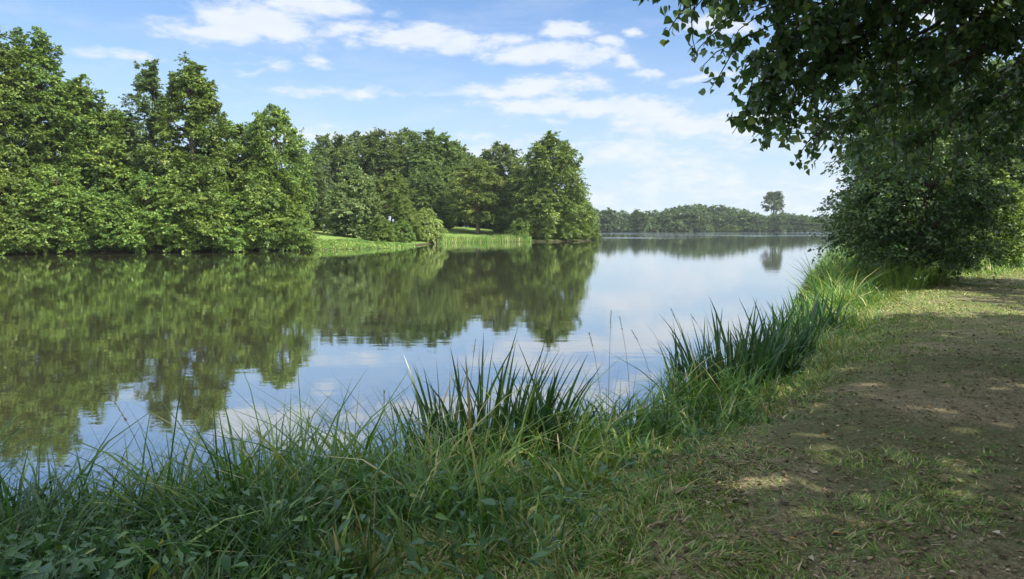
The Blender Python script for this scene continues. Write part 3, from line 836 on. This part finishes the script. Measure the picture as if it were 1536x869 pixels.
# ------------------------------------------------------------------ trees on the near bank further along
akA = make_tree_data(81, 8.6, 3.0, .95, prof_oval, 150, 9, 34, .115, M_POPLAR, real_leaf=True, cl_size=.27, leader=1, spread=1.1, up_bias=.1)
plant_tree('bank_alder', akA, 11.2, 20.6, 'dense dark leafy tree on the near bank, boughs low over tall grass', 'tree', None, .3, .80)
plant_tree('bank_alder', akA, 12.5, 23.8, 'dense dark leafy tree right of the boughs that reach the water', 'tree', None, 2.4, .68)
hzA = make_tree_data(82, 4.2, 2.2, .3, prof_dome, 60, 9, 34, .12, M_ALDER, real_leaf=True, cl_size=.27, leader=0)
plant_tree('hazel_bush', hzA, 19.0, 30.0, 'sunlit yellow-green bush at the lawn edge behind the dark bank tree', 'bush', None, .3, .95)
plant_tree('hazel_bush', hzA, 15.4, 27.0, 'bush with light catching its leaves under the dark bank tree', 'bush', None, 1.9, .75)
for (x, y, s, data, lab) in [(38, 58, .85, dmB, 'pale sunlit tree beyond the lawn at the right edge'), (48, 66, 1.0, dmA, 'dark tree closing the far end of the lawn on the right'),
                             (57, 84, 1.0, dmA, 'dark tree furthest along the near bank'), (33, 64, .6, dmB, 'smaller tree on the near bank past the lawn'),
                             (44, 52, .8, rdA, 'round tree at the right edge behind the lawn')]:
    plant_tree('lawn_end_tree', data, x, y, lab, 'tree', 'trees at the end of the right lawn', x, s)

# ------------------------------------------------------------------ grass
def blades(B, az, h, w, lean, droop, tint, K=4, fold=False):
    n = len(B)
    t = np.linspace(0, 1, K)[None]
    d = np.stack([np.cos(az), np.sin(az), az * 0], -1)
    tw = az + np.pi / 2 + (rng(len(az)).random(len(az)) - .5) * 2.6
    s = np.stack([np.cos(tw), np.sin(tw), az * 0], -1)
    hor = (lean * h)[:, None] * t ** 1.7
    ver = h[:, None] * (t - droop[:, None] * t ** 2.4)
    c = B[:, None] + d[:, None] * hor[..., None]
    c[..., 2] += ver
    ww = w[:, None] * (np.minimum(1, .55 + 1.6 * t) * (1 - t ** 2.2) + .02)
    Lf = c + s[:, None] * ww[..., None] * .5; Rt = c - s[:, None] * ww[..., None] * .5
    V = np.stack([Lf, Rt], 2).reshape(-1, 3)
    i = (np.arange(n)[:, None] * K + np.arange(K - 1)[None]) * 2
    F = np.stack([i, i + 1, i + 3, i + 2], -1).reshape(-1, 4)
    return V, F, np.repeat(tint, K - 1)

def grass_field(name, seed, N, box, dens_fn, label, K=4):
    g = rng(seed)
    # sample with density falling with distance
    u = g.random(N)
    y = box[2] + (box[3] - box[2]) * u ** 1.9
    x = g.uniform(-1, 1, N) * (y * .74 + 1.2)
    x = np.where((x < box[0]) | (x > box[1]), g.uniform(box[0], box[1], N), x)
    d, near = lake(x, y); ps = path_side(x, y)
    keep, h, w, lean, droop, tint = dens_fn(g, x, y, d, ps, near)
    x, y, h, w, lean, droop, tint = [a[keep] for a in (x, y, h, w, lean, droop, tint)]
    z = ground_z(x, y)
    az_ = vnoise(x, y, .22, 35) * 12 + g.normal(0, .8, len(x))
    V, F, ti = blades(np.stack([x, y, z - .01], -1), az_, h, w, lean, droop, np.clip(tint, 0, 1), K)
    o = obj(name, mesh_quads(name, V, F, M_GRASS, {'tint': ti}))
    tag(o, label, 'grass', kind='stuff')
    print(name, len(x))

def tall(g, x, y, d, ps, near):
    n = len(x)
    big = vnoise(x, y, 1.3, 31); sm = vnoise(x, y, .45, 32); tn = vnoise(x, y, 1.7, 33)
    edge = sstep(-.25, .5, d) * sstep(.1, -1.2, ps)
    h = (.11 + .74 * edge * sstep(3.4, .4, d - .25 * np.maximum(0, y - 8))) * (.42 + .95 * big) * g.uniform(.5, 1.15, n)
    h *= 1 + .6 * sstep(14, 22, y)
    bump = lambda cx, cy, r, a: a * np.exp(-((x - cx) ** 2 + (y - cy) ** 2) / r ** 2)
    h = h + g.uniform(.3, 1, n) * edge * (bump(1.35, 7.9, .8, .44) + bump(.75, 7.0, .8, .40) + bump(2.2, 8.9, .8, .28) + bump(-2.15, 5.2, .55, .34) + bump(-3.3, 4.5, 1.2, .22) + bump(4.0, 12, 1.2, .2))
    h = h + (g.random(n) < .35) * g.uniform(.2, 1, n) * bump(-2.9, 4.5, 1.1, .36)
    h += (g.random(n) < .03) * .25 * edge
    keep = near & (d > -.22) & (ps < .35) & (g.random(n) < (.12 + .95 * sstep(.22, .62, sm)) * (1.0 - .55 * sstep(-.5, .3, ps)))
    w = (.007 + .019 * g.random(n) ** 1.5) * (1 + .03 * y)
    lean = g.uniform(.12, 1.2, n); droop = g.uniform(.05, .55, n) + (g.random(n) < .3) * g.uniform(.1, .45, n)
    tint = .10 + .55 * tn + g.normal(0, .19, n) - .12 * sstep(5, 3, y) * (x < 0) + (g.random(n) < .09) * .55 + .08 * sstep(-1.2, 0, ps)
    return keep, h, w, lean, droop, tint
grass_field('bank_grass', 401, 150000, (-9, 24, 1.9, 50), tall, 'rank green grass covering the near bank down to the water')

def short(g, x, y, d, ps, near):
    n = len(x)
    a = vnoise(x, y, 1.5, 41) * .5 + vnoise(x, y, .5, 42) * .35 + vnoise(x, y, .15, 43) * .15 + .12 * sstep(2.0, .0, ps)
    p = np.where(ps > .2, sstep(.34, .62, a) * .85 + .14, .8)
    p = np.where(y > 22, np.maximum(p, (.5 * (ps < .4))), p)
    keep = near & (d > .5) & (g.random(n) < p) & (ps > -1.6)
    h = g.uniform(.018, .06, n) * (1 + .6 * (ps < 0)) * (.7 + .7 * sstep(.5, .7, a)) * (1 + .03 * y); w = g.uniform(.004, .010, n) * (1 + .06 * y)
    lean = g.uniform(.3, 1.6, n); droop = g.uniform(.1, .6, n)
    tint = .30 + .35 * a + g.normal(0, .15, n) + (g.random(n) < .22) * .5
    return keep, h, w, lean, droop, tint
grass_field('path_grass', 402, 620000, (-2, 34, 2.4, 42), short, 'short patchy turf growing through the path', K=3)

def dry(g, x, y, d, ps, near):
    n = len(x)
    a = vnoise(x, y, .9, 51)
    keep = near & (d > .6) & (ps > -2.2) & (g.random(n) < .75 * (.25 + .7 * a) * np.where(ps > 0, 1, .35))
    h = g.uniform(.015, .06, n); w = g.uniform(.003, .008, n) * (1 + .06 * y)
    return keep, h, w, g.uniform(1.0, 4.0, n), g.uniform(.5, .95, n), .95 + g.normal(0, .10, n) - .6 * (g.random(n) < .2)
grass_field('dry_grass', 403, 560000, (-2, 26, 2.4, 26), dry, 'dead straw-coloured grass lying on the path', K=3)

# fallen leaves
g = rng(404)
N0 = 70000
y = 2.6 + 24 * g.random(N0) ** 1.8; x = g.uniform(-.4, 1.0, N0) * (y * .74 + 1)
ps = path_side(x, y); d, nr_ = lake(x, y)
kp = (ps > -1.3) & (d > 1.0) & (g.random(N0) < .35 + .65 * vnoise(x, y, .8, 61))
x, y = x[kp], y[kp]; n = len(x)
P = np.stack([x, y, ground_z(x, y) + .017 + g.random(n) * .012], -1)
T = norm(np.stack([g.normal(0, 1, n), g.normal(0, 1, n), g.normal(0, .15, n)], -1)); N = norm(np.stack([g.normal(0, .3, n), g.normal(0, .3, n), np.ones(n)], -1))
L = (.008 + .03 * g.random(n) ** 2.2) * (1 + .04 * y) * (1 + .6 * (g.random(n) < .05))
V, F = folded(P, T, N, L, L * g.uniform(.4, .8, n), .25)
o = obj('fallen_leaves', mesh_quads('fallen_leaves', V, F, M_DRY, {'tint': np.repeat(np.clip(g.normal(.42, .22, n) + (g.random(n) < .02) * .5, 0, 1), 2)}))
tag(o, 'dry brown fallen leaves scattered over the path', 'fallen leaves', kind='stuff')

# broad weeds low in the grass, thickest at the lower left
g = rng(405)
N0 = 34000
y = 2.0 + 9 * g.random(N0) ** 1.4; x = g.uniform(-1.1, .55, N0) * (y * .74 + .6)
ps = path_side(x, y); d, nr_ = lake(x, y)
kp = (ps < -.2) & (d > -.05) & (g.random(N0) < (.30 + .6 * sstep(-.2, -2.0, x + .2)) * (.3 + 1.0 * vnoise(x, y, .6, 62)))
x, y = x[kp], y[kp]; n = len(x)
P = np.stack([x, y, ground_z(x, y) + g.uniform(.03, .36, n) * (.35 + .65 * sstep(.3, -1.5, x - .15 * y))], -1)
T = norm(np.stack([g.normal(0, 1, n), g.normal(0, 1, n), g.normal(-.2, .35, n)], -1)); N = norm(np.stack([g.normal(0, .45, n), g.normal(0, .45, n), np.ones(n)], -1))
L = .028 + .075 * g.random(n) ** 1.7
V, F, q = curled(P, T, N, L, L * g.uniform(.30, .62, n), LEAF_LANCE, .2, g.normal(.25, .2, n))
o = obj('weeds', mesh_quads('weeds', V, F, M_WEED, {'tint': np.repeat(np.clip(g.normal(.45, .24, n), 0, 1), q)}, smooth_shade=True))
tag(o, 'low broad-leaved weeds tangled in the bank grass', 'weeds', kind='stuff')

# rough marginal plants along the grassy spit and reeds by the middle lawn
g = rng(406)
def shore_run(pts, n, dmin, dmax):
    pts = np.array(pts, float)
    s = np.r_[0, np.cumsum(np.linalg.norm(np.diff(pts, axis=0), axis=1))]
    u = g.random(n) * s[-1]
    p = np.stack([np.interp(u, s, pts[:, 0]), np.interp(u, s, pts[:, 1])], -1)
    tdir = norm(np.stack([np.interp(u + .3, s, pts[:, 0]), np.interp(u + .3, s, pts[:, 1])], -1) - np.stack([np.interp(u - .3, s, pts[:, 0]), np.interp(u - .3, s, pts[:, 1])], -1))
    nrm = np.stack([-tdir[:, 1], tdir[:, 0]], -1)
    return p + nrm * g.uniform(dmin, dmax, n)[:, None]
spit = [(-22.5, 72.2), (-21.5, 72.5), (-19, 74), (-16.5, 76.2), (-13.6, 79.5), (-11.9, 84), (-11.8, 88)]
p = shore_run(spit, 16000, -.3, 7.0)
n = len(p); dl, _ = lake(p[:, 0], p[:, 1])
z = np.maximum(ground_z(p[:, 0], p[:, 1]), WZ)
h = g.uniform(.08, .30, n) * (.35 + .9 * vnoise(p[:, 0], p[:, 1], 1.8, 71))
V, F, ti = blades(np.stack([p[:, 0], p[:, 1], z], -1), g.uniform(0, 6.28, n), h, g.uniform(.06, .14, n), g.uniform(.3, 1.2, n), g.uniform(.1, .5, n), np.clip(.50 + .25 * vnoise(p[:, 0], p[:, 1], 2.5, 72) + g.normal(0, .1, n) - .3 * (g.random(n) < .3), 0, .92), 3)
o = obj('waterside_plants', mesh_quads('waterside_plants', V, F, M_GRASS, {'tint': ti}))
tag(o, 'bright rough waterside growth on the grassy spit', 'waterside plants', kind='stuff')
p = shore_run([(-10.8, 103), (-9.6, 109), (-6, 113.5), (0, 117.5), (3, 118.3)], 5000, -.5, 1.2)
n = len(p)
z = np.maximum(ground_z(p[:, 0], p[:, 1]), WZ)
h = g.uniform(.5, 1.5, n) * (.5 + .6 * vnoise(p[:, 0], p[:, 1], 1.5, 73))
V, F, ti = blades(np.stack([p[:, 0], p[:, 1], z], -1), g.uniform(0, 6.28, n), h, g.uniform(.05, .1, n), g.uniform(.05, .35, n), g.uniform(0, .2, n), np.clip(g.normal(.55, .2, n) + (g.random(n) < .12) * .4, 0, 1), 3)
o = obj('reed_bed', mesh_quads('reed_bed', V, F, M_GRASS, {'tint': ti}))
tag(o, 'upright reeds standing in the water below the middle lawn', 'reeds', kind='stuff')

# ------------------------------------------------------------------ single plants on the near bank
def iris_clump(seed, nb, hmax, rad, label, x, y, tone=.35, wid=.040):
    g = rng(seed)
    t = thing('iris_clump', (x, y, gz(x, y)), label, 'reeds', 'dark sword-leaved clumps on the near bank')
    rr = rad * np.sqrt(g.random(nb)); a = g.uniform(0, 6.28, nb)
    bx, by = rr * np.cos(a) * 1.25, rr * np.sin(a) * .8
    h = hmax * (.42 + .58 * g.random(nb) ** 1.3) * (1 - .25 * (rr / rad) ** 2)
    lean = g.uniform(.02, .34, nb) + .16 * rr / rad; droop = g.uniform(0, .12, nb) + (g.random(nb) < .3) * g.uniform(.25, .7, nb)
    az_ = np.where(g.random(nb) < .6, a, g.uniform(0, 6.28, nb))
    zz = ground_z(bx + x, by + y) - gz(x, y) - .03
    V, F, ti = blades(np.stack([bx, by, zz], -1), az_, h, wid * g.uniform(.6, 1.2, nb), lean, droop, np.clip(g.normal(tone, .20, nb) + (g.random(nb) < .07) * .5, 0, 1), 7)
    # turn each blade about its own axis so that they do not all face one way
    obj('leaves', mesh_quads('leaves', V, F, M_REED, {'tint': ti}, smooth_shade=True), t)
    return t
iris_clump(501, 260, 1.45, .58, 'large dark sword-leaved clump at the water in the middle of the bank', at(715, 6.3), 6.3)
iris_clump(502, 95, 1.05, .38, 'smaller sword-leaved clump joined to the large middle one', at(800, 6.5), 6.5)
iris_clump(503, 230, 1.36, .65, 'dark sword-leaved clump further along, bent tips against the lake', at(1105, 9.6), 9.6, wid=.045)
iris_clump(504, 140, 1.2, .5, 'dark clump with arching leaves between the lake and the path edge', at(1165, 11.0), 11.0, wid=.045)
iris_clump(505, 130, 1.3, .55, 'furthest sword-leaved clump, upright beside the far bank grass', at(1215, 13.8), 13.8, wid=.05)
iris_clump(506, 60, .85, .35, 'leafy sword-leaved clump at the left end of the bank', at(320, 5.2), 5.2, tone=.5, wid=.026)
iris_clump(507, 26, .62, .13, 'pale broad-bladed tuft at the bottom edge of the picture', at(545, 3.25), 3.25, tone=.85, wid=.03)
iris_clump(508, 36, .75, .3, 'thin sword-leaved clump standing in the water left of the large one', at(585, 6.0), 6.0, tone=.4, wid=.024)

def tuft(seed, x, y, h, label, n=260, rad=.6):
    g = rng(seed)
    t = thing('grass_tuft', (x, y, gz(x, y)), label, 'grass tuft', 'tall arching grass tufts beyond the dark clumps')
    rr = rad * np.sqrt(g.random(n)); a = g.uniform(0, 6.28, n)
    V, F, ti = blades(np.stack([rr * np.cos(a), rr * np.sin(a), -.05 + 0 * a], -1), a + g.normal(0, .8, n), h * g.uniform(.5, 1.1, n), g.uniform(.012, .026, n), g.uniform(.2, .9, n), g.uniform(.1, .55, n), np.clip(g.normal(.62, .14, n), 0, 1), 5)
    obj('leaves', mesh_quads('leaves', V, F, M_GRASS, {'tint': ti}), t)
for k, (px, D, h, lab) in enumerate([(1350, 19.5, .95, 'bright arching tuft catching the sun below the dark bank tree'), (1300, 21, 1.0, 'tall green tuft between the sunlit tuft and the water'),
                                     (1268, 22.5, .9, 'pale tuft at the water edge beneath the lowest boughs'), (1330, 23, 1.15, 'dark tall tuft right under the bank tree'),
                                     (1275, 17, .7, 'yellowish tuft hanging over the bank before the dark tree'), (1390, 21, .7, 'low tuft where the bank meets the lawn')]):
    tuft(600 + k, at(px, D), D, h * 1.25, lab, n=320)

def seed_stalk(seed, px, D, h, bend, label):
    g = rng(seed)
    x = at(px, D)
    t = thing('seed_stalk', (x, D, gz(x, D)), label, 'grass stalk', 'tall thin seeding stalks on the bank')
    tt = np.linspace(0, 1, 9)
    p = np.stack([bend * h * tt ** 2.2, .05 * h * tt ** 2, h * (tt - .12 * abs(bend) * tt ** 3)], -1)
    V, F = tubes([(p, np.linspace(.0032, .0015, 9))], 4)
    obj('stem', mesh_quads('stem', V, F, M_STRAW, {'tint': np.full(len(F), .25)}), t)
    n = 46
    f = g.uniform(.86, 1.0, n); i = f * 8; i0 = np.minimum(i.astype(int), 7)
    b = p[i0] * (1 - (i - i0))[:, None] + p[i0 + 1] * (i - i0)[:, None]
    ax = norm((p[-1] - p[-2])[None])
    T = norm(ax * 1.0 + g.normal(0, .35, (n, 3))); N = norm(g.normal(0, 1, (n, 3)))
    V, F = diamonds(b, T, N, g.uniform(.014, .026, n), g.uniform(.004, .007, n))
    obj('seed_head', mesh_quads('seed_head', V, F, M_STRAW, {'tint': np.clip(g.normal(.55, .2, n), 0, 1)}), t)
for k, a in enumerate([(915, 7.6, 1.28, .02, 'tallest seeding stalk, upright against the lake left of the second dark clump'),
                       (905, 7.3, 1.05, -.12, 'seeding stalk leaning left beside the tallest stalk'),
                       (948, 8.2, 1.22, -.10, 'hooked seeding stalk just right of the tallest stalk'),
                       (985, 8.0, 1.0, -.25, 'thin stalk bending left in front of the hooked stalk'),
                       (1040, 9.0, 1.15, -.22, 'seeding stalk leaning left at the near edge of the second dark clump'),
                       (1075, 9.4, 1.0, -.3, 'short bent stalk inside the second dark clump'),
                       (572, 6.0, .85, .0, 'single upright stalk between the leafy weeds and the large dark clump'),
                       (700, 6.6, 1.2, .06, 'stalk rising out of the top of the large dark clump'),
                       (452, 5.6, .75, .03, 'short stalk with a bent tip above the left grass'),
                       (405, 5.4, .72, -.2, 'pale stalk leaning left above the left clump'),
                       (220, 4.7, .95, -.28, 'reddish seeding stalk leaning left over the water at lower left')]):
    seed_stalk(700 + k, *a)

def leafy_weed(seed, px, D, h, bend, nl, label, leaf=.085):
    g = rng(seed)
    x = at(px, D)
    t = thing('leafy_weed', (x, D, max(gz(x, D), WZ)), label, 'weed', 'leafy weeds at the water on the lower left')
    tt = np.linspace(0, 1, 9)
    p = np.stack([bend * h * tt ** 1.6 + g.normal(0, .008, 9) * tt, .1 * h * tt, h * (tt - .15 * tt ** 3)], -1)
    lines = [(p, np.linspace(.004, .0015, 9))]
    f = np.linspace(.2, 1, nl); i = f * 8; i0 = np.minimum(i.astype(int), 7)
    b = p[i0] * (1 - (i - i0))[:, None] + p[i0 + 1] * (i - i0)[:, None]
    a = np.arange(nl) * 2.4 + g.uniform(0, 6)
    T = norm(np.stack([np.cos(a), np.sin(a), g.normal(-.25, .3, nl)], -1)); N = norm(np.stack([g.normal(0, .4, nl), g.normal(0, .4, nl), np.ones(nl)], -1))
    for bb, td in zip(b, T): lines.append((np.stack([bb, bb + td * .025]), np.array([.0015, .001])))
    V, F = tubes(lines, 4)
    obj('stem', mesh_quads('stem', V, F, M_WEED, {'tint': np.full(len(F), .5)}), t)
    L = leaf * g.uniform(.7, 1.2, nl) * (1.1 - .5 * f)
    V, F, q = curled(b + T * .025, T, N, L, L * .42, LEAF_LANCE, .2, g.normal(.3, .2, nl))
    obj('leaves', mesh_quads('leaves', V, F, M_WEED, {'tint': np.repeat(np.clip(g.normal(.35, .15, nl), 0, 1), q)}, smooth_shade=True), t)
for k, a in enumerate([(95, 4.5, .62, .15, 12, 'leafy weed rising left of the water gap at lower left'), (165, 4.6, .60, .2, 12, 'leafy weed with dark pointed leaves in the middle of the water gap'),
                       (205, 4.8, .50, -.1, 10, 'short leafy weed right of the dark pointed one'), (40, 4.2, .70, .1, 13, 'tall leafy weed nearest the left edge of the picture'),
                       (375, 5.3, .72, .05, 14, 'upright leafy weed growing out of the left clump'), (130, 4.2, .42, -.2, 10, 'low leafy weed in front of the water gap'),
                       (10, 3.6, .62, .3, 12, 'leaning leafy weed in the lower left corner'), (250, 4.8, .52, -.3, 10, 'leafy weed leaning left towards the water gap')]):
    leafy_weed(800 + k, *a)

# ------------------------------------------------------------------ moist summer air
hz = bpy.data.materials.new('haze_air'); hz.use_nodes = True
t = hz.node_tree; t.nodes.clear()
o_ = nnew(t, 'ShaderNodeOutputMaterial'); pv = nnew(t, 'ShaderNodeVolumePrincipled')
pv.inputs['Color'].default_value = (.86, .92, 1.0, 1); pv.inputs['Density'].default_value = .00016
pv.inputs['Anisotropy'].default_value = .2
t.links.new(pv.outputs[0], o_.inputs['Volume'])
x0, x1, y0, y1, z0_, z1_ = -1200, 1200, -300, 1700, -3.0, 34.0
V = np.array([(x, y, z) for z in (z0_, z1_) for y in (y0, y1) for x in (x0, x1)], float)
F = np.array([(0, 2, 3, 1), (4, 5, 7, 6), (0, 1, 5, 4), (2, 6, 7, 3), (0, 4, 6, 2), (1, 3, 7, 5)])
o = obj('haze', mesh_quads('haze', V, F, hz))
tag(o, 'thin bluish summer haze over the lake', 'haze', kind='stuff')
